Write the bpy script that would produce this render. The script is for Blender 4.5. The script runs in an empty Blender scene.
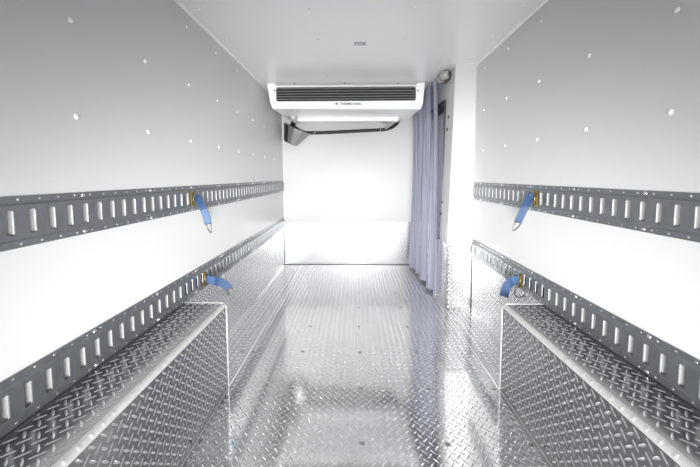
import bpy, bmesh, math, random
import numpy as np
from mathutils import Vector, Matrix
random.seed(7)
PI = math.pi
C = bpy.context.scene.collection

# ------------------------------------------------------------------ measurements (metres)
XL, XR, H, D = -0.811, 0.873, 1.8055, 3.484      # side walls, ceiling, end wall
Y0 = -1.10                                       # rear door opening, behind the camera
BXL, BXR, BZ, BY = -0.608, 0.682, 0.4125, 1.415  # wheel boxes
YP = 2.30                                        # face of the side-door post
DADO = 0.49
R1, R0, S1, S0 = 0.961, 0.836, 0.538, 0.413      # upper / lower cargo rail heights
PITCH = 0.0508

# ------------------------------------------------------------------ camera
F, CY0, PIT, YAW, ROLL = 310.6, 196.75, .0658, -.0168, -.0026
def cam_axes():
    cy, sy, cp, sp, cr, sr = math.cos(YAW), math.sin(YAW), math.cos(PIT), math.sin(PIT), math.cos(ROLL), math.sin(ROLL)
    x = Vector((cy, -sy, 0)); y = Vector((sy, cy, 0)); z = Vector((0, 0, 1))
    fw = cp*y - sp*z; up = sp*y + cp*z
    return cr*x + sr*up, -sr*x + cr*up, fw
AR, AU, AF = cam_axes()
CP = Vector((0, 0, 1.006))
cd = bpy.data.cameras.new('camera'); cam = bpy.data.objects.new('camera', cd); C.objects.link(cam)
m3 = Matrix((AR, AU, -AF)).transposed()
cam.matrix_world = Matrix.Translation(CP) @ m3.to_4x4()
cd.sensor_width = 36; cd.lens = F/700*36; cd.shift_y = -(233.5-CY0)/700; cd.clip_start = 0.02
bpy.context.scene.camera = cam
def un(px, py, X=None, Y=None, Z=None):
    "the point where the sight line of a measured photo position meets a plane"
    d = AF + AR*((px-350)/F) - AU*((py-CY0)/F)
    t = (X-CP.x)/d.x if X is not None else (Y-CP.y)/d.y if Y is not None else (Z-CP.z)/d.z
    return CP + d*t

# ------------------------------------------------------------------ world, light, exposure
sc = bpy.context.scene
PC, PS, WS, ZS, SP, YS = 2.8, 2.9, 0.03, .55, 43, 1.9
def area(name, loc, target, sx, sy, power, spread, col=(1, 1, 1)):
    ld = bpy.data.lights.new(name, 'AREA'); ld.shape = 'RECTANGLE'; ld.size = sx; ld.size_y = sy
    ld.energy = power; ld.spread = math.radians(spread); ld.color = col
    o = bpy.data.objects.new(name, ld); C.objects.link(o); o.location = loc
    o.rotation_euler = (Vector(target)-Vector(loc)).to_track_quat('-Z', 'Y').to_euler()
    return o
w = bpy.data.worlds.new('overcast_sky'); sc.world = w; w.use_nodes = True
SKY, HORIZON, GROUND = 1.5, 4.0, 0.2
nt = w.node_tree; bg = nt.nodes['Background']
g = nt.nodes.new('ShaderNodeTexCoord'); sx = nt.nodes.new('ShaderNodeSeparateXYZ'); cr_ = nt.nodes.new('ShaderNodeValToRGB')
mr = nt.nodes.new('ShaderNodeMapRange'); mr.inputs['From Min'].default_value = -1; mr.inputs['From Max'].default_value = 1
nt.links.new(g.outputs['Generated'], sx.inputs[0]); nt.links.new(sx.outputs['Z'], mr.inputs['Value']); nt.links.new(mr.outputs[0], cr_.inputs[0])
nt.links.new(cr_.outputs[0], bg.inputs[0])
el = cr_.color_ramp.elements
el[0].position = .44; el[0].color = (GROUND/4, GROUND/4, GROUND/4, 1)
el[1].position = .51; el[1].color = (HORIZON/4, HORIZON/4, HORIZON/4, 1)
e_ = el.new(.62); e_.color = (HORIZON/4, HORIZON/4, HORIZON/4*1.02, 1)
e_ = el.new(.80); e_.color = (SKY/4*.96, SKY/4*.98, SKY/4, 1)
bg.inputs[1].default_value = 4 * WS
ld = bpy.data.lights.new('rear_door_portal', 'AREA'); ld.shape = 'RECTANGLE'; ld.size = 1.75; ld.size_y = 1.2
ld.cycles.is_portal = True
o = bpy.data.objects.new('rear_door_portal', ld); C.objects.link(o); o.location = (.03, Y0, .6); o.rotation_euler = (PI/2, 0, 0)
area('fill_beam_straight', (0.03, Y0+.1, 0.56), (0.03, 3.4, 0.98), 1.66, 0.75, PC, 60, (1.0, .99, .98))  # added beam standing in for daylight, aimed to brighten the end wall
for sd in (-1, 1):                     # added beams, crossed to brighten the side walls more than the end wall
    area('fill_beam_oblique', (0.03-sd*.42, Y0+.1, ZS), (0.03+sd*.83, YS, ZS+.02), .75, .60, PS, SP, (1.0, .99, .98))
sc.view_settings.view_transform = 'Standard'; sc.view_settings.look = 'None'
sc.view_settings.gamma = 1; sc.view_settings.use_curve_mapping = False
sc.view_settings.exposure = 2.12
sc.cycles.max_bounces = 16; sc.cycles.diffuse_bounces = 8; sc.cycles.glossy_bounces = 8
sc.cycles.transparent_max_bounces = 16
sc.cycles.sample_clamp_indirect = 6

# ------------------------------------------------------------------ materials
def mat(name, col, rough=0.5, metal=0.0, spec=0.5, noise=None, bump=None, coat=0, alpha=1, trans=0, emis=None):
    """noise=(scale, amount) varies colour, bump=(scale vec, strength, distance)"""
    m = bpy.data.materials.new(name); m.use_nodes = True
    nt = m.node_tree; b = nt.nodes['Principled BSDF']
    b.inputs['Base Color'].default_value = (*col, 1); b.inputs['Roughness'].default_value = rough
    b.inputs['Metallic'].default_value = metal; b.inputs['Specular IOR Level'].default_value = spec
    b.inputs['Coat Weight'].default_value = coat; b.inputs['Alpha'].default_value = alpha
    b.inputs['Transmission Weight'].default_value = trans
    tc = nt.nodes.new('ShaderNodeTexCoord')
    if noise:
        mp = nt.nodes.new('ShaderNodeMapping'); mp.inputs['Scale'].default_value = noise[0]
        n = nt.nodes.new('ShaderNodeTexNoise'); n.inputs['Scale'].default_value = 1; n.inputs['Detail'].default_value = 4
        r = nt.nodes.new('ShaderNodeMapRange'); r.inputs['To Min'].default_value = 1-noise[1]; r.inputs['To Max'].default_value = 1+noise[1]
        mx = nt.nodes.new('ShaderNodeVectorMath'); mx.operation = 'SCALE'; mx.inputs[0].default_value = col
        nt.links.new(tc.outputs['Object'], mp.inputs[0]); nt.links.new(mp.outputs[0], n.inputs['Vector'])
        nt.links.new(n.outputs['Fac'], r.inputs['Value']); nt.links.new(r.outputs[0], mx.inputs['Scale'])
        nt.links.new(mx.outputs[0], b.inputs['Base Color'])
        r2 = nt.nodes.new('ShaderNodeMapRange'); r2.inputs['To Min'].default_value = rough*(1-noise[1]*1.5); r2.inputs['To Max'].default_value = rough*(1+noise[1]*1.5)
        nt.links.new(n.outputs['Fac'], r2.inputs['Value']); nt.links.new(r2.outputs[0], b.inputs['Roughness'])
    if bump:
        mp = nt.nodes.new('ShaderNodeMapping'); mp.inputs['Scale'].default_value = bump[0]
        n = nt.nodes.new('ShaderNodeTexNoise'); n.inputs['Scale'].default_value = 1; n.inputs['Detail'].default_value = 3
        bp = nt.nodes.new('ShaderNodeBump'); bp.inputs['Strength'].default_value = bump[1]; bp.inputs['Distance'].default_value = bump[2]
        nt.links.new(tc.outputs['Object'], mp.inputs[0]); nt.links.new(mp.outputs[0], n.inputs['Vector'])
        nt.links.new(n.outputs['Fac'], bp.inputs['Height']); nt.links.new(bp.outputs[0], b.inputs['Normal'])
    return m
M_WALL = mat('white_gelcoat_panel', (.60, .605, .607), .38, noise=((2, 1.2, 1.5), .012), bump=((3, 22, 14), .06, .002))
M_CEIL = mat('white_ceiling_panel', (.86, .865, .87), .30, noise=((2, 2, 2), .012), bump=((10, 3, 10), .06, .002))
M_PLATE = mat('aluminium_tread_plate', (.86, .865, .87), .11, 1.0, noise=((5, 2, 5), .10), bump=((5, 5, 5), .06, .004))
M_DADO = mat('aluminium_wall_plate', (.66, .665, .67), .24, 1.0, noise=((5, 5, 5), .08))
M_LUG = mat('aluminium_tread_lug', (.85, .86, .87), .24, 1.0)
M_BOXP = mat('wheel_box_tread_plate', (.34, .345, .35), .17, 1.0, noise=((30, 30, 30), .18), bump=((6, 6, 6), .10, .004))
M_FOLD = mat('fold_painted_highlight', (.66, .66, .65), .5, .6, noise=((40, 40, 40), .10))  # lighter than the box plate: highlight on the bend put into the colour
M_RAIL = mat('galvanised_steel', (.25, .265, .28), .42, .85, noise=((20, 90, 20), .16))
M_SCREW = mat('floor_screw_metal', (.42, .42, .42), .30, 1.0)
M_RIVET = mat('rivet_metal', (.75, .76, .77), .28, 1.0)
M_WRIV = mat('white_rivet', (.86, .87, .87), .25, coat=.5)
M_WHITE = mat('white_housing_plastic', (.93, .94, .94), .30, coat=.2)
M_DARK = mat('dark_grille', (.018, .018, .02), .5)
M_FIN = mat('grille_fin', (.24, .24, .245), .4)
M_BLACK = mat('black_rubber', (.012, .012, .013), .45)
M_STEEL = mat('stainless_sheet', (.42, .42, .41), .42, 1.0, noise=((8, 8, 8), .08))
M_GREY = mat('grey_flange', (.45, .46, .46), .45, .3)
M_SEAL = mat('grey_white_sealant', (.72, .73, .73), .5)
M_GASK = mat('dark_gasket', (.04, .04, .045), .6)
M_BLUE = mat('blue_webbing', (.014, .045, .115), .62, noise=((180, 180, 30), .35))
M_BLUE2 = mat('pale_blue_stitching', (.05, .10, .20), .6)
M_ZINC = mat('yellow_zinc_steel', (.20, .15, .055), .45, .9, noise=((60, 60, 60), .3))
M_RING = mat('dull_steel_wire', (.12, .12, .11), .35, .9)
M_INK = mat('dark_ink', (.05, .055, .07), .5)
M_LABEL = mat('grey_label', (.25, .27, .30), .4, noise=((300, 300, 300), .5))
M_DOOR = mat('pale_door_panel', (.74, .76, .79), .4)
M_SPLICE = mat('grey_bolt', (.12, .12, .13), .4, .8)
M_PVC = mat('clear_blue_pvc', (.56, .58, .69), .16, spec=.7, alpha=.50, noise=((60, 60, 2), .22), bump=((14, 30, 1.2), .7, .01))
M_PVCB = mat('cloudy_rolled_pvc', (.42, .41, .39), .2, spec=.6, alpha=.85)

# ------------------------------------------------------------------ mesh helpers
class MB:
    def __init__(s): s.v = []; s.f = []; s.m = []; s.sm = []
    def add(s, vs, fs, mi=0, smooth=False):
        o = len(s.v); s.v += [tuple(p) for p in vs]
        for f in fs: s.f.append(tuple(i+o for i in f)); s.m.append(mi); s.sm.append(smooth)
    def quad(s, a, b, c, d, mi=0): s.add([a, b, c, d], [(0, 1, 2, 3)], mi)
    def box(s, x0, y0, z0, x1, y1, z1, mi=0):
        v = [(x, y, z) for z in (z0, z1) for y in (y0, y1) for x in (x0, x1)]
        s.add(v, [(0, 2, 3, 1), (4, 5, 7, 6), (0, 1, 5, 4), (2, 6, 7, 3), (0, 4, 6, 2), (1, 3, 7, 5)], mi)
    def tube(s, pts, r, n=10, mi=0, caps=True, flat=1.0):
        pts = [Vector(p) for p in pts]; vs = []; fs = []
        up = Vector((0, 0, 1)); 
        for i, p in enumerate(pts):
            t = (pts[min(i+1, len(pts)-1)]-pts[max(i-1, 0)]).normalized()
            if i == 0:
                a = t.cross(up if abs(t.z) < .9 else Vector((1, 0, 0))).normalized()
            else:
                a = (a - t*a.dot(t)).normalized()
            b = t.cross(a)
            rr = r[i] if isinstance(r, (list, tuple)) else r
            for k in range(n):
                an = 2*PI*k/n; vs.append(p + a*math.cos(an)*rr + b*math.sin(an)*rr*flat)
        for i in range(len(pts)-1):
            for k in range(n):
                fs.append((i*n+k, i*n+(k+1) % n, (i+1)*n+(k+1) % n, (i+1)*n+k))
        if caps: fs.append(tuple(range(n-1, -1, -1))); fs.append(tuple((len(pts)-1)*n+k for k in range(n)))
        s.add(vs, fs, mi, True)
    def dome(s, c, nrm, r, h, n=10, mi=0):
        nrm = Vector(nrm).normalized(); a = nrm.orthogonal().normalized(); b = nrm.cross(a); c = Vector(c)
        vs = []; prof = [(1, 0), (.97, .35), (.72, .75), (.35, .96)]
        for rr, hh in prof:
            for k in range(n):
                an = 2*PI*k/n; vs.append(c + (a*math.cos(an)+b*math.sin(an))*r*rr + nrm*h*hh)
        vs.append(c + nrm*h); L = len(prof)
        fs = [(i*n+k, i*n+(k+1) % n, (i+1)*n+(k+1) % n, (i+1)*n+k) for i in range(L-1) for k in range(n)]
        fs += [((L-1)*n+k, (L-1)*n+(k+1) % n, L*n) for k in range(n)]
        s.add(vs, fs, mi, True)
    def build(s, name, mats, parent=None, recalc=False):
        me = bpy.data.meshes.new(name); me.from_pydata(s.v, [], s.f)
        for m in (mats if isinstance(mats, (list, tuple)) else [mats]): me.materials.append(m)
        me.polygons.foreach_set('material_index', s.m); me.polygons.foreach_set('use_smooth', s.sm)
        me.update()
        if recalc:
            bm = bmesh.new(); bm.from_mesh(me); bmesh.ops.recalc_face_normals(bm, faces=bm.faces); bm.to_mesh(me); bm.free()
        o = bpy.data.objects.new(name, me); C.objects.link(o); o.parent = parent
        return o

LP = 0.034       # tread plate: one lug each way per 34 mm cell, woven
_ring = [(1, 0), (.62, .75), (0, 1), (-.62, .75), (-1, 0), (-.62, -.75), (0, -1), (.62, -.75)]
def lugs(mb, origin, U, V, lu, lv, mi=1, L=.0158, W=.0034, Hh=.0018):
    "lay woven diagonal lugs on the rectangle origin + u*U + v*V"
    O = np.array(origin, float); U = np.array(U, float); V = np.array(V, float); N = np.cross(U, V)
    nu = int(lu/LP)+1; nv = int(lv/LP)+1
    base = np.array([(a*L, b*W, 0) for a, b in _ring] + [(a*L*.80, b*W*.42, Hh) for a, b in _ring])
    fs = [(k, (k+1) % 8, 8+(k+1) % 8, 8+k) for k in range(8)] + [tuple(range(8, 16))]
    c = math.cos(PI/4)
    for i in range(2*nu):
        for j in range(2*nv):
            if (i+j) % 2: continue
            u = (i+.5)*LP/2; v = (j+.5)*LP/2
            if u < .0125 or v < .0125 or u > lu-.0125 or v > lv-.0125: continue
            s = c if i % 2 else -c
            uu = u + base[:, 0]*c - base[:, 1]*s; vv = v + base[:, 0]*s + base[:, 1]*c
            uu = np.clip(uu, .001, lu-.001); vv = np.clip(vv, .001, lv-.001)
            P = O + np.outer(uu, U) + np.outer(vv, V) + np.outer(base[:, 2], N)
            o = len(mb.v); mb.v += [tuple(p) for p in P.tolist()]
            for f in fs: mb.f.append(tuple(q+o for q in f)); mb.m.append(mi); mb.sm.append(True)

def struct(o, label=None):
    o['kind'] = 'structure'
    if label: o['label'] = label
    return o
def tag(o, label, cat, group=None):
    o['label'] = label; o['category'] = cat
    if group: o['group'] = group
    return o
def empty(name, loc):
    o = bpy.data.objects.new(name, None); C.objects.link(o); o.location = loc; o.empty_display_size = .05
    return o
def shift(mb, loc):
    l = Vector(loc); mb.v = [(p[0]-l.x, p[1]-l.y, p[2]-l.z) for p in mb.v]
    return mb

# ------------------------------------------------------------------ shell
T = .05
b = MB()
b.box(XL-T, Y0, -T, XR+T, D+T, 0)
lugs(b, (BXL, .25, 0), (1, 0, 0), (0, 1, 0), BXR-BXL, D-.25)
lugs(b, (XL, BY+.004, 0), (1, 0, 0), (0, 1, 0), BXL-XL, D-BY)
lugs(b, (BXR, BY+.004, 0), (1, 0, 0), (0, 1, 0), XR-BXR, YP-BY)
for x, y1 in ((BXL, D), (BXR-.004, YP)):       # sealed seams between the floor sheets
    b.tube([(x, BY, 0), (x, y1, 0)], .0020, 6, 2, flat=.6)
floor = struct(b.build('floor', [M_PLATE, M_LUG, M_SEAL]), 'bright diamond tread plate floor')
def screws(parent, name, pts, n, r, h, m):
    src = None
    for p in pts:
        if src is None:
            k = MB(); k.dome((0, 0, 0), n, r, h, 10); src = k.build(name, m, parent); src.location = p
        else:
            c = src.copy(); C.objects.link(c); c.location = p; c.parent = parent
fp = [(x, 1.11+.304*i, 0) for i in range(8) for x in (-.303, .024, .346)]
fp += [(-.588, .805+.304*i, 0) for i in range(9)] + [(-.648, 1.72+.304*i, 0) for i in range(6)]
fp += [(.655, .805+.304*i, 0) for i in range(5)] + [(.715, 1.72+.304*i, 0) for i in range(2)]
screws(floor, 'floor_screw', fp, (0, 0, 1), .0115, .0034, M_SCREW)

b = MB(); b.box(XL-T, Y0, H, XR+T, D+T, H+T)
ceiling = struct(b.build('ceiling', M_CEIL), 'white panel ceiling')
screws(ceiling, 'ceiling_rivet', [(x, .22+.329*i, H) for i in range(8) for x in (-.75, -.217, .286, .797)], (0, 0, -1), .0078, .004, M_WRIV)

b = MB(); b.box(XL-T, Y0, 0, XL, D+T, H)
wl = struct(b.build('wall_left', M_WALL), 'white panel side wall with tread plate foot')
b = MB(); b.box(XL, BY, 0, XL+.002, D, DADO, 0)
lugs(b, (XL+.002, BY, 0), (0, 1, 0), (0, 0, 1), D-BY, DADO-.07, 1)
b.build('tread_plate_foot', [M_DADO, M_LUG], wl)
pts = [(XL, .274+.315*i, z) for i in range(10) for z in (1.181, 1.452, 1.725)]
screws(wl, 'wall_rivet', pts, (1, 0, 0), .0085, .005, M_WRIV)

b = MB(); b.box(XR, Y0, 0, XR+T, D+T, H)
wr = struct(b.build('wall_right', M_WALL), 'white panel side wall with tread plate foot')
b = MB(); b.box(XR-.002, BY, 0, XR, YP, DADO, 0)
lugs(b, (XR-.002, YP, 0), (0, -1, 0), (0, 0, 1), YP-BY, DADO-.07, 1)
b.build('tread_plate_foot', [M_DADO, M_LUG], wr)
pts = [(XR, .255+.3165*i, z) for i in range(7) for z in (1.181, 1.453, 1.729)]
screws(wr, 'wall_rivet', pts, (-1, 0, 0), .0085, .005, M_WRIV)

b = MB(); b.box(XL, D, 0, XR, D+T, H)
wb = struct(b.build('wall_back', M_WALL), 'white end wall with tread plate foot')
b = MB(); b.box(XL, D-.002, 0, .74, D, DADO, 0)
lugs(b, (XL, D-.002, 0), (1, 0, 0), (0, 0, 1), .74-XL, DADO, 1)
b.build('tread_plate_foot', [M_DADO, M_LUG], wb)

b = MB()                                                  # unseen panel added behind the camera to darken the near upper walls
b.box(XL, Y0, 1.20, XR, Y0+.03, H)
struct(b.build('rear_shade_panel', M_WALL), 'unseen white panel added to shade the upper walls')
def joint(parent, *pts):
    b = MB(); b.tube(pts, .0035, 6); b.build('joint_line', M_GASK, parent)
joint(wb, (XL+.005, D-.003, .002), (.67, D-.003, .002)); joint(wb, (XL+.003, D-.003, .003), (XL+.003, D-.003, DADO-.08))
joint(wr, (XR-.003, YP-.003, .003), (XR-.003, YP-.003, DADO-.08))
b = MB(); b.box(XL, D-.0035, DADO-.001, .67, D, DADO+.003); b.build('edge_strip', M_GREY, wb)
# cove beads between ceiling and side walls, edge of the dado
for i, (x, s, y1) in enumerate(((XL, 1, D), (XR, -1, YP))):
    b = MB(); R = .012
    pr = [(x, H), (x, H-R)] + [(x+s*R*(1-math.cos(a)), H-R+R*math.sin(a)) for a in (.4, .8, 1.2)] + [(x+s*R, H)]
    n = len(pr); vs = [(p[0], y, p[1]) for y in (Y0, y1) for p in pr]
    b.add(vs, [(k, (k+1) % n, n+(k+1) % n, n+k) for k in range(n)], 0, False)
    struct(b.build('trim_%d' % (i+1), M_WRIV, recalc=True), 'thin white bead along the ceiling edge')

# ------------------------------------------------------------------ side door surround
def xin(z): return .672 + .052*z/H if z > .0 else .672
def slab(b, y0, y1, z0, z1, x1=XR, mi=0, off=0.0):
    a, c = xin(z0)-off, xin(z1)-off
    v = [(a, y0, z0), (x1, y0, z0), (a, y1, z0), (x1, y1, z0), (c, y0, z1), (x1, y0, z1), (c, y1, z1), (x1, y1, z1)]
    b.add(v, [(0, 2, 3, 1), (4, 5, 7, 6), (0, 1, 5, 4), (2, 6, 7, 3), (0, 4, 6, 2), (1, 3, 7, 5)], mi)
b = MB()
YO0, YO1, ZO = 2.50, 3.40, 1.60
slab(b, YP, YO0, 0, H); slab(b, YO1, D, 0, H); slab(b, YO0, YO1, ZO, H)
post = struct(b.build('wall_doorway', M_WALL), 'white side door surround with tread plate foot'); b = MB()
# tread plate foot: front and inner faces
slab(b, YP-.002, YP-.0001, 0, DADO, mi=1, off=.002)
lugs(b, (.680, YP-.002, 0), (1, 0, 0), (0, 0, 1), XR-.682, DADO, 2)
slab(b, YP+.0005, YO0+.12, 0, DADO, x1=.70, mi=1, off=.002)
zz = xin(DADO)-xin(0)
lugs(b, (.670+.003, YO0+.12, .0), (0, -1, 0), (zz/DADO, 0, 1), YO0+.12-YP, DADO, 2, Hh=.0007)
b.build('tread_plate_foot', [M_WALL, M_DADO, M_LUG], post)
b = MB()                                                 # dark seal round the opening
for (ya, yb, za, zb) in ((YO0-.004, YO0+.004, 0.5, ZO), (YO0, YO1, ZO-.03, ZO+.004)):
    b.box(.70, ya, za, .79, yb, zb)
b.build('door_seal', M_GASK, post)
b = MB()
b.box(.664, 2.44, 1.655, .715, 3.42, 1.70); b.box(.664, 2.44, 1.64, .668, 3.42, 1.655)
bolts = []
for (px, py) in ((447, 117), (446, 129.5), (443, 202), (442.3, 213.7)):
    p = un(px, py, X=.70); bolts.append((xin(p.z), p.y, p.z))
screws(post, 'bolt', bolts, (-1, 0, .03), .013, .010, M_SPLICE)
b = MB(); b.box(.79, YO0-.01, 0.0, .83, YO1+.01, ZO+.01)
dr = struct(b.build('door_1', M_DOOR), 'pale side door leaf behind the strip curtain')
b = MB(); b.box(.782, 2.56, .10, .79, 3.34, 1.52); b.build('door_panel', M_DOOR, dr)

# strip curtain
SC = empty('strip_curtain', (.66, 2.95, 0))
tag(SC, 'hazy blue clear plastic strip curtain hanging in the side doorway', 'curtain')
b = MB(); b.box(.690, 2.50, 1.74, .722, 3.45, H-.001)
shift(b, SC.location).build('hanging_rail', M_GREY, SC)
NS = 7; YS0, YS1 = 2.515, 3.44; wv = .19
for i in range(NS):
    yc = YS0 + wv/2 + (YS1-YS0-wv)*i/(NS-1)
    xb = .672 - .036*i/6 - .010*(i % 2); ph = random.uniform(0, 6); b = MB(); NU, NV = 14, 26
    zb = (.035, .06, .03, .045, .055, .04, .06)[i]
    for side in (0, 1):
        vs = []
        for j in range(NV+1):
            t = j/NV; z = 1.788 + (zb-1.788)*t
            tw = .10*math.sin(2.2*t+ph)
            for k in range(NU+1):
                s_ = k/NU-.5
                bow = .020*math.cos(s_*PI*2.0+ph*.3)*(.4+.6*t) + .006*math.sin(s_*14+ph+3*t)
                x = xb + bow + s_*tw*wv*1.2 - .018*t + side*.003
                x -= .018*max(0, 1-t/.22)
                vs.append((min(x, xin(z)-.008) if z > ZO-.06 else x, yc + s_*wv + .008*math.sin(3*t+ph), z - (.02*abs(s_) if j == NV else 0)))
        fs = [(j*(NU+1)+k, j*(NU+1)+k+1, (j+1)*(NU+1)+k+1, (j+1)*(NU+1)+k) for j in range(NV) for k in range(NU)]
        if side: fs = [f[::-1] for f in fs]
        b.add(vs, fs, 0, True)
    shift(b, SC.location).build('plastic_strip', M_PVC, SC)
b = MB()                                                  # rolled-up strip end tied by the post
cc = un(443, 78, Y=2.47)
pts = [(cc.x+.018*math.cos(t*2.1), 2.39+.022*t, cc.z+.006*math.sin(t*3)) for t in range(7)]
b.tube(pts, [.030, .036, .033, .037, .033, .036, .026], 12)
shift(b, SC.location).build('rolled_strip', M_PVCB, SC)
for y in (2.415, 2.475):
    b = MB(); b.tube([(cc.x+.01, y, cc.z), (cc.x+.01, y+.012, cc.z)], .041, 12); shift(b, SC.location).build('clamp', M_SPLICE, SC)

# ------------------------------------------------------------------ wheel boxes
def wheel_box(x_wall, x_in, label):
    s = 1 if x_in > x_wall else -1                        # s points into the room
    t = empty('wheel_box', ((x_wall+x_in)/2, .5, 0)); tag(t, label, 'wheel box', 'wheel boxes')
    R = .016; ya = Y0+.02; W_ = abs(x_in-x_wall)
    b = MB()                                              # side plate
    b.quad((x_in, ya, 0), (x_in, BY, 0), (x_in, BY, BZ-R), (x_in, ya, BZ-R))
    if s > 0: lugs(b, (x_in, .25, 0), (0, 1, 0), (0, 0, 1), BY-.25, BZ-.012)
    else: lugs(b, (x_in, BY, 0), (0, -1, 0), (0, 0, 1), BY-.25, BZ-.012)
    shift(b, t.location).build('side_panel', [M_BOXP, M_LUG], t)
    b = MB()                                              # top plate
    b.quad((x_wall, ya, BZ), (x_in-s*R, ya, BZ), (x_in-s*R, BY, BZ), (x_wall, BY, BZ))
    xo = min(x_wall, x_in-s*R)
    lugs(b, (xo, .25, BZ), (1, 0, 0), (0, 1, 0), W_-R, BY-.25)
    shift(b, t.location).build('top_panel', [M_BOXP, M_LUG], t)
    b = MB(); vs = []; n = 8                              # rounded fold between them
    for y in (ya, BY):
        for k in range(n+1):
            a = PI/2*k/n; vs.append((x_in-s*R+s*R*math.cos(a), y, BZ-R+R*math.sin(a)))
    b.add(vs, [(k, k+1, n+2+k, n+1+k) for k in range(n)], 0, True)
    y = .3
    while y < BY-.03:                                     # crushed lug ends running over the fold
        b.dome((x_in-s*R*.35, y, BZ-R*.35), (s, 0, 1), .007, .002, 6); y += LP*1.0
    shift(b, t.location).build('folded_edge', M_FOLD, t)
    b = MB(); b.quad((x_wall, BY, 0), (x_in, BY, 0), (x_in, BY, BZ-R), (x_wall, BY, BZ-R))
    b.quad((x_wall, BY, BZ-R), (x_in, BY, BZ-R), (x_in-s*R, BY, BZ), (x_wall, BY, BZ))
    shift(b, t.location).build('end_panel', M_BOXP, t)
    b = MB(); b.tube([(x_in, BY, 0), (x_in, BY, BZ-R), (x_in-s*R, BY, BZ), (x_wall, BY, BZ)], .0026, 6)
    b.tube([(x_in, ya, .001), (x_in, BY, .001)], .0038, 6)
    shift(b, t.location).build('sealant_bead', M_SEAL, t)
    return t
wheel_box(XL+.004, BXL, 'long tread plate wheel box along the left wall')
wheel_box(XR-.004, BXR, 'long tread plate wheel box along the right wall')

# ------------------------------------------------------------------ cargo rails
def cargo_rail(xw, s, z0, y0, y1, phase, label, nice=.125):
    t = empty('cargo_rail', (xw, (y0+y1)/2, z0)); tag(t, label, 'cargo rail', 'slotted cargo rails')
    b = MB()
    X = lambda d: xw + s*d
    prof = [(0, .0), (0.003, 0), (.003, .017), (.009, .0225), (.009, .033)]
    prof2 = [(.009, .092), (.009, .1025), (.003, .108), (.003, .125), (0, .125)]
    n0 = math.ceil((y0-phase)/PITCH); n1 = math.floor((y1-phase)/PITCH)
    for pr in (prof, prof2):
        for (d0, a0), (d1, a1) in zip(pr, pr[1:]):
            b.quad((X(d0), y0, z0+a0), (X(d0), y1, z0+a0), (X(d1), y1, z0+a1), (X(d1), y0, z0+a1))
    hw = .0100; za, zb = z0+.033, z0+.092
    ys = y0
    for n in range(n0, n1+1):
        yc = phase+n*PITCH
        if yc-hw-.003 < y0 or yc+hw+.003 > y1: continue
        b.quad((X(.009), ys, za), (X(.009), yc-hw, za), (X(.009), yc-hw, zb), (X(.009), ys, zb))
        k = .004                                          # chamfered slot corners
        for sy in (-1, 1):
            for zc, sz in ((za, 1), (zb, -1)):
                b.add([(X(.009), yc+sy*hw, zc), (X(.009), yc+sy*(hw-k), zc), (X(.009), yc+sy*hw, zc+sz*k)], [(0, 1, 2)])
            # returns pressed inwards along the slot, rolled at the root
            L = [(.009, hw), (.0105, hw-.0015), (.0100, hw-.0040), (.0078, hw-.0050)] if sy > 0 else [(.009, hw), (.0078, hw-.0004)]
            for (d0, a0), (d1, a1) in zip(L, L[1:]):
                b.add([(X(d0), yc+sy*a0, za+.003), (X(d1), yc+sy*a1, za+.003), (X(d1), yc+sy*a1, zb-.003), (X(d0), yc+sy*a0, zb-.003)], [(0, 1, 2, 3)], 2, True)
        for zc in (za, zb):
            b.quad((X(.009), yc-hw, zc), (X(.009), yc+hw, zc), (X(.005), yc+hw, zc), (X(.005), yc-hw, zc))
        for zc in (z0+.0085, z0+.1165):                   # nail holes with bright rims
            b.dome((X(.003), yc+PITCH/2, zc), (s, 0, 0), .0034, .0014, 6, 1)
        ys = yc+hw
    b.quad((X(.009), ys, za), (X(.009), y1, za), (X(.009), y1, zb), (X(.009), ys, zb))
    for y in (y0, y1):                                    # closed ends
        b.quad((X(0), y, z0+.017), (X(.009), y, z0+.0225), (X(.009), y, z0+.1025), (X(0), y, z0+.108))
    shift(b, t.location).build('slotted_track', [M_RAIL, M_RIVET, M_SLIP], t)
    pts = []
    k = n0+3
    while phase+(k+.5)*PITCH < y1-.02:
        for zc in (z0+.0085, z0+.1165): pts.append(Vector((X(.003), phase+(k+.0)*PITCH, zc))-t.location)
        k += 6
    screws(t, 'rivet', pts, (s, 0, 0), .0062, .0045, M_RIVET)
    return t
M_SLIP = mat('pale_slot_lip', (.30, .315, .33), .5, .6)  # slightly paler than the rail steel
ph_l, ph_r = .7035, .8427
cargo_rail(XL, 1, R0, Y0+.02, D-.004, ph_l, 'upper grey slotted cargo rail on the left wall')
cargo_rail(XL+.002, 1, S0+.001, Y0+.02, D-.004, ph_l+.01, 'lower grey slotted cargo rail on the left wall, above the wheel box')
cargo_rail(XR, -1, R0, Y0+.02, YP-.015, ph_r, 'upper grey slotted cargo rail on the right wall')
cargo_rail(XR-.002, -1, S0+.001, Y0+.02, YP-.015, ph_r+.01, 'lower grey slotted cargo rail on the right wall, above the wheel box')

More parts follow.
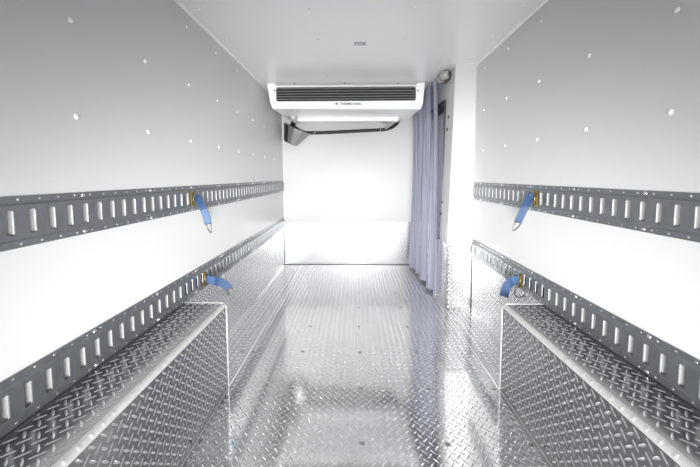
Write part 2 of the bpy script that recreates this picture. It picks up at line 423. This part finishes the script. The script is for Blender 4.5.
# ------------------------------------------------------------------ tie-down straps
def bez(pts, n=16):
    pts = [Vector(p) for p in pts]; out = []
    P = [pts[0]*2-pts[1]] + pts + [pts[-1]*2-pts[-2]]
    for i in range(1, len(P)-2):
        for k in range(n):
            t = k/n; a, b_, c, d = P[i-1], P[i], P[i+1], P[i+2]
            out.append(.5*((2*b_) + (c-a)*t + (2*a-5*b_+4*c-d)*t*t + (3*b_-a-3*c+d)*t**3))
    out.append(pts[-1]); return out
def ribbon(b, path, widths, half, th=.003, mi=0):
    "webbing along path; widths = unit width vectors at the control points (interpolated)"
    n = len(path); vs = []
    for i, p in enumerate(path):
        f = i/(n-1)*(len(widths)-1); k = min(int(f), len(widths)-2)
        wv_ = (Vector(widths[k])*(1-(f-k)) + Vector(widths[k+1])*(f-k)).normalized()
        t = (path[min(i+1, n-1)]-path[max(i-1, 0)]).normalized()
        wv_ = (wv_-t*wv_.dot(t)).normalized(); nn = t.cross(wv_)
        for a, c in ((-1, -1), (1, -1), (1, 1), (-1, 1)):
            vs.append(p + wv_*half*a + nn*th/2*c)
    fs = [(i*4+k, i*4+(k+1) % 4, (i+1)*4+(k+1) % 4, (i+1)*4+k) for i in range(n-1) for k in range(4)]
    fs += [(3, 2, 1, 0), tuple((n-1)*4+k for k in range(4))]
    b.add(vs, fs, mi)
def strap(fit, s, ctrl, widths, half, ring, label, pale=(0, .3)):
    """fit = centre of the fitting on the rail face; s = +1 left wall, -1 right wall"""
    t = empty('tie_down_strap', fit); tag(t, label, 'strap', 'blue straps clipped into the rails')
    f = Vector(fit); b = MB()
    b.box(f.x-.001*s, f.y-.010, f.z-.036, f.x+.003*s, f.y-.002, f.z+.036)
    b.box(f.x, f.y+.004, f.z-.034, f.x+.004*s, f.y+.008, f.z+.030)
    b.box(f.x, f.y-.010, f.z+.028, f.x+.010*s, f.y+.008, f.z+.036)
    b.box(f.x, f.y-.010, f.z-.036, f.x+.010*s, f.y+.008, f.z-.028)
    b.tube([f+Vector((s*.008, -.004, -.034)), f+Vector((s*.008, -.004, .034))], .0045, 8)
    shift(b, f).build('rail_fitting', M_ZINC, t)
    path = bez(ctrl, 12); b = MB(); ribbon(b, path, widths, half)
    sub = path[int(pale[0]*len(path)):max(int(pale[1]*len(path)), 2)]
    web = shift(b, f).build('webbing', M_BLUE, t, True)
    n = len(path); b = MB()
    i0 = int(pale[0]*(n-1)); i1 = int(pale[1]*(n-1))
    def wat(i):
        q = i/(n-1)*(len(widths)-1); k = min(int(q), len(widths)-2)
        return (Vector(widths[k])*(1-(q-k)) + Vector(widths[k+1])*(q-k)).normalized()
    ribbon(b, path[i0:i1+1], [wat(i0), wat((i0+i1)//2), wat(i1)], half*.86, .0048)
    shift(b, f).build('sewn_patch', M_BLUE2, web, True)
    b = MB(); pts = [Vector(p) for p in ring]; b.tube(bez(pts+[pts[0]], 6), .003, 8)
    shift(b, f).build('ring', M_RING, t)
    return t
def ring_at(c, t, wd, length, hw):
    c = Vector(c); t = Vector(t).normalized(); wd = Vector(wd).normalized()
    return [c-wd*hw, c+wd*hw, c+wd*hw*.75+t*length*.6, c+wd*hw*.15+t*length, c-wd*hw*.15+t*length, c-wd*hw*.75+t*length*.6]
# upper left
y = 1.515; xf = XL+.0135
p = [un(194, 197, Y=y), un(198, 199.5, Y=y-.01), un(202.5, 207, Y=y-.02), un(206, 215, Y=y-.02), un(208.3, 224, Y=y-.02)]
p[0].x = xf+.008
strap((xf, y-.012, .898), 1, p, [(0, .2, 1), (.5, .3, .7), (1, .25, .1), (1, .2, 0), (1, .2, 0)], .0165,
      ring_at(p[-1], (.012, 0, -.05), (1, 0, .2), .042, .011), 'blue strap hanging from the upper left rail', (.60, 1))
# upper right
y = 1.50; xf = XR-.0135
p = [un(534, 195.5, Y=y), un(530, 198, Y=y-.01), un(525.5, 206, Y=y-.02), un(521, 215.5, Y=y-.02), un(517.8, 222.5, Y=y-.02)]
p[0].x = xf-.008
strap((xf, y-.012, .898), -1, p, [(0, .2, 1), (-.5, .3, .7), (-1, .3, -.3), (-1, .3, -.3), (-1, .3, -.3)], .0165,
      ring_at(p[-1], (-.022, 0, -.045), (1, 0, -.4), .042, .013), 'blue strap hanging from the upper right rail', (.05, .2))
# lower left
y = 1.60; xf = XL+.0155
p = [un(205.5, 278, Y=y), un(211, 280, Y=y-.01), un(218, 281.5, Y=y-.02), un(225, 284.5, Y=y-.02), un(229.5, 288.5, Y=y-.02)]
p[0].x = xf+.008
strap((xf, y-.012, .468), 1, p, [(0, .1, 1), (.1, .2, 1), (.3, .2, .9), (.4, .2, .8), (.6, .2, .6)], .021,
      ring_at(p[-1], (.0, 0, -.04), (.7, .6, 0), .036, .012), 'blue strap sticking out from the lower left rail', (.02, .40))
# lower right
y = 1.60; xf = XR-.0155
p = [un(518.5, 279, Y=y), un(513.5, 280.5, Y=y-.01), un(508.5, 284, Y=y-.02), un(505.3, 289.5, Y=y-.02), un(504, 296.5, Y=y-.02)]
p[0].x = xf-.008
q = [un(515, 288, Y=y-.01), un(515.2, 295, Y=y-.01), un(519, 297, Y=y-.01), un(524, 295.5, Y=y-.02), un(524.5, 291.5, Y=y-.02), un(519, 287, Y=y-.01)]
strap((xf, y-.012, .462), -1, p, [(0, .1, 1), (-.1, .2, 1), (-.5, .5, .6), (-.8, .7, .1), (-.8, .8, 0)], .021,
      q, 'blue strap with a loose wire ring drooping from the lower right rail', (.02, .32))

# ------------------------------------------------------------------ evaporator unit under the ceiling
U = empty('cooling_unit', (-.08, 3.0, H)); tag(U, 'white ceiling cooling unit with a dark slatted front grille', 'cooling unit')
YF, YB = 2.70, 3.32
gx0, gx1, gz0, gz1 = -.677, .518, 1.648, 1.768
b = MB()
ol = [(-.680, 1.780), (-.684, 1.800), (-.752, 1.800), (-.728, 1.640), (-.712, 1.592), (.562, 1.580), (.577, 1.625), (.592, 1.797), (.530, 1.797), (.525, 1.777)]   # outline of the front, X / Z
def rrect(x0, z0, x1, z1, r, n=4):
    pts = []
    for cx, cz, a0 in ((x1-r, z1-r, 0), (x0+r, z1-r, PI/2), (x0+r, z0+r, PI), (x1-r, z0+r, 1.5*PI)):
        for k in range(n+1):
            a = a0+PI/2*k/n; pts.append((cx+r*math.cos(a), cz+r*math.sin(a)))
    return pts
inn = rrect(gx0, gz0, gx1, gz1, .018)
bm = bmesh.new()
E = .006
fo = [bm.verts.new((x, YF, z)) for x, z in ol]; fi = [bm.verts.new((x, YF, z)) for x, z in inn]
e = [bm.edges.new((l[i], l[(i+1) % len(l)])) for l in (fo, fi) for i in range(len(l))]
bmesh.ops.triangle_fill(bm, edges=e, use_beauty=True)
c0 = -.08
def back(x, z, y):
    return (c0+(x-c0)*.985, y, z+(.022 if z < 1.66 else .0))
rb = [bm.verts.new((x+(.006 if x < 0 else -.006), YF+.012, z+(.0 if z > 1.6 else -.006))) for x, z in ol]
bk = [bm.verts.new(back(x, z, YB)) for x, z in ol]
for i in range(len(ol)):
    j = (i+1) % len(ol)
    bm.faces.new((fo[i], fo[j], rb[j], rb[i])); bm.faces.new((rb[i], rb[j], bk[j], bk[i]))
bm.faces.new(bk)
ri = [bm.verts.new((x, YF+.03, z)) for x, z in inn]
for i in range(len(inn)):
    j = (i+1) % len(inn); bm.faces.new((fi[i], ri[i], ri[j], fi[j]))
bmesh.ops.recalc_face_normals(bm, faces=bm.faces)
me = bpy.data.meshes.new('housing'); bm.to_mesh(me); bm.free(); me.materials.append(M_WHITE)
me.transform(Matrix.Translation(-U.location)); ho = bpy.data.objects.new('housing', me); C.objects.link(ho); ho.parent = U
b = MB(); b.box(gx0-.01, YF+.028, gz0-.01, gx1+.01, YF+.032, gz1+.01); gr = shift(b, U.location).build('grille', M_DARK, U)
for k in range(5):
    z = gz0+.016+k*.0225; b = MB()
    v = [(gx0+.004, YF+.004, z), (gx1-.004, YF+.004, z), (gx1-.004, YF+.004, z+.0045), (gx0+.004, YF+.004, z+.0045),
         (gx0+.004, YF+.014, z+.001), (gx1-.004, YF+.014, z+.001), (gx1-.004, YF+.014, z+.004), (gx0+.004, YF+.014, z+.004)]
    b.add(v, [(0, 1, 2, 3), (4, 7, 6, 5), (0, 4, 5, 1), (3, 2, 6, 7), (0, 3, 7, 4), (1, 5, 6, 2)])
    shift(b, U.location).build('grille_fin', M_FIN, gr)
b = MB(); b.box(-.681, YF+.004, 1.774, .526, YF+.02, H-.0005); shift(b, U.location).build('mounting_flange', M_GREY, U)
sp = [un(px, 83.6, Y=YF+.006)-U.location for px in (294.5, 345, 398)] + [un(px, 90.5, Y=YF)-U.location for px in (274.5, 418)]
screws(U, 'screw', sp, (0, -1, 0), .0065, .005, M_SPLICE)
b = MB()                                                  # drip tray along the back of the underside
tx0, tx1 = -.628, .440; ty = 3.20
tz0 = un(346, 121, Y=ty).z; tz1 = un(346, 116, Y=ty).z
b.box(tx0, ty, tz0, tx1, ty+.10, tz1-.012)
shift(b, U.location).build('drip_tray', M_WHITE, U)
b = MB(); c_ = un(299, 118.5, Y=3.16)                      # conical outlet by the left corner
b.tube([un(291, 116, Y=3.14)+Vector((0, 0, .01)), un(294.5, 119, Y=3.16), un(297, 123.5, Y=3.2)], [.045, .034, .010], 14)
shift(b, U.location).build('drain_outlet', M_GREY, U)
# lettering on the housing
tc = bpy.data.curves.new('lettering', 'FONT'); tc.body = 'THERMO KING'; tc.size = .026; tc.extrude = .0006; tc.offset = .0005
tc.align_x = 'LEFT'; tc.space_character = 1.02; tc.materials.append(M_INK)
tmp = bpy.data.objects.new('lettering_curve', tc); tm = bpy.data.meshes.new_from_object(tmp); bpy.data.objects.remove(tmp)
to = bpy.data.objects.new('lettering', tm); C.objects.link(to); to.parent = U
pa = un(340.3, 104.9, Y=YF); to.location = Vector((pa.x, YF-.0008, pa.z))-U.location; to.rotation_euler = (PI/2, 0, 0)
b = MB(); pc = un(336.6, 103.7, Y=YF); r = .011
for k in range(24):
    a0, a1 = 2*PI*k/24, 2*PI*(k+1)/24
    b.quad(*[(pc.x+q*math.cos(a), YF-.001, pc.z+q*math.sin(a)) for q, a in ((r, a0), (r, a1), (r*.8, a1), (r*.8, a0))])
for k in range(3):
    a = PI*k/3+.5; d = Vector((math.cos(a), 0, math.sin(a))); n = Vector((-math.sin(a), 0, math.cos(a)))*.0016
    o_ = Vector((pc.x, YF-.001, pc.z)); b.quad(o_-d*r*.85-n, o_+d*r*.85-n, o_+d*r*.85+n, o_-d*r*.85+n)
shift(b, U.location).build('emblem', M_INK, U)

# ------------------------------------------------------------------ hose, clips, corner guard
YH = 3.462
hp = [un(x, y_, Y=YH) for x, y_ in ((291, 124), (296, 128), (302, 131.8), (310, 132.9), (330, 132.4), (352, 131.3), (372, 130.3), (384, 129.6), (391, 127.8), (396, 124.5), (398.5, 121))]
b = MB(); b.tube(bez(hp, 6), .0175, 10); hose = b.build('drain_hose', M_BLACK); tag(hose, 'black drain hose running along the end wall under the cooling unit', 'hose')
for px, py in ((315, 132.7), (380.5, 129.9)):
    b = MB(); c_ = un(px, py, Y=YH)
    b.tube([c_+Vector((-.006, 0, 0)), c_+Vector((.006, 0, 0))], .0185, 12); b.box(c_.x-.006, c_.y, c_.z+.012, c_.x+.006, D, c_.z+.034)
    b.build('hose_clip', M_STEEL, hose)
b = MB(); b.tube(bez([un(376, 119, Y=3.43), un(379, 121.3, Y=3.43), un(385, 122.3, Y=3.43), un(391, 121, Y=3.43), un(393, 119, Y=3.43)], 6), .012, 10)
o = b.build('drain_elbow', M_BLACK); o.parent = U; o.matrix_parent_inverse = Matrix.Translation(-U.location)
b = MB(); b.tube([un(385, 128.5, Y=3.44), un(391, 124.5, Y=3.44), un(398, 119, Y=3.42)], .014, 10)
b.build('pipe_sleeve', M_GREY, hose)

G = empty('corner_guard', (XL, D, 1.35)); tag(G, 'bent stainless steel guard in the corner under the cooling unit', 'guard')
top = [un(284.2, 122.4, Y=3.46), un(286.4, 123.6, Y=3.36), un(288.6, 125.2, Y=3.30), un(294, 127.7, Y=3.27), un(302.4, 131.2, Y=3.30), un(306.5, 132.6, Y=3.37), un(310.3, 134, Y=3.432)]
bot = [un(284.2, 140.5, Y=3.46), un(285.8, 141.5, Y=3.40), un(287.4, 142.5, Y=3.37), un(290.4, 144, Y=3.355), un(293.6, 145.1, Y=3.36), un(295.3, 145.8, Y=3.40), un(297, 146, Y=3.432)]
for l in (top, bot):
    for q in l: q.x = max(q.x, XL+.003)
n = len(top); b = MB(); inn_ = Vector((-.004, .004, 0))
b.add(top+bot, [(k, n+k, n+k+1, k+1) for k in range(n-1)], 0)
b.add([q+inn_*.9 for q in top]+[q+inn_*.9 for q in bot], [(k, k+1, n+k+1, n+k) for k in range(n-1)], 1)
b.add(top+[q+inn_*.9 for q in top], [(k, k+1, n+k+1, n+k) for k in range(n-1)], 0)
shift(b, G.location).build('bent_sheet', [M_STEEL, M_BLACK], G)
b = MB(); b.tube([Vector((-.66, 3.38, 1.60)), Vector((-.68, 3.39, 1.50)), Vector((-.70, 3.41, 1.40))], .026, 12)
shift(b, G.location).build('rubber_pipe', M_BLACK, G)

# ------------------------------------------------------------------ small ceiling label
cx = un(360, 43.5, Z=H); P = empty('ceiling_label', (cx.x, cx.y, H)); tag(P, 'small dark grey label stuck on the ceiling', 'label')
b = MB(); b.box(-.034, -.020, -.002, .034, .020, 0); b.build('plate', M_LABEL, P)
b = MB()
for j in range(3): b.box(-.028, -.013+j*.0105, -.0028, .028-.008*j, -.009+j*.0105, -.002)
b.build('printed_line', M_SEAL, P)
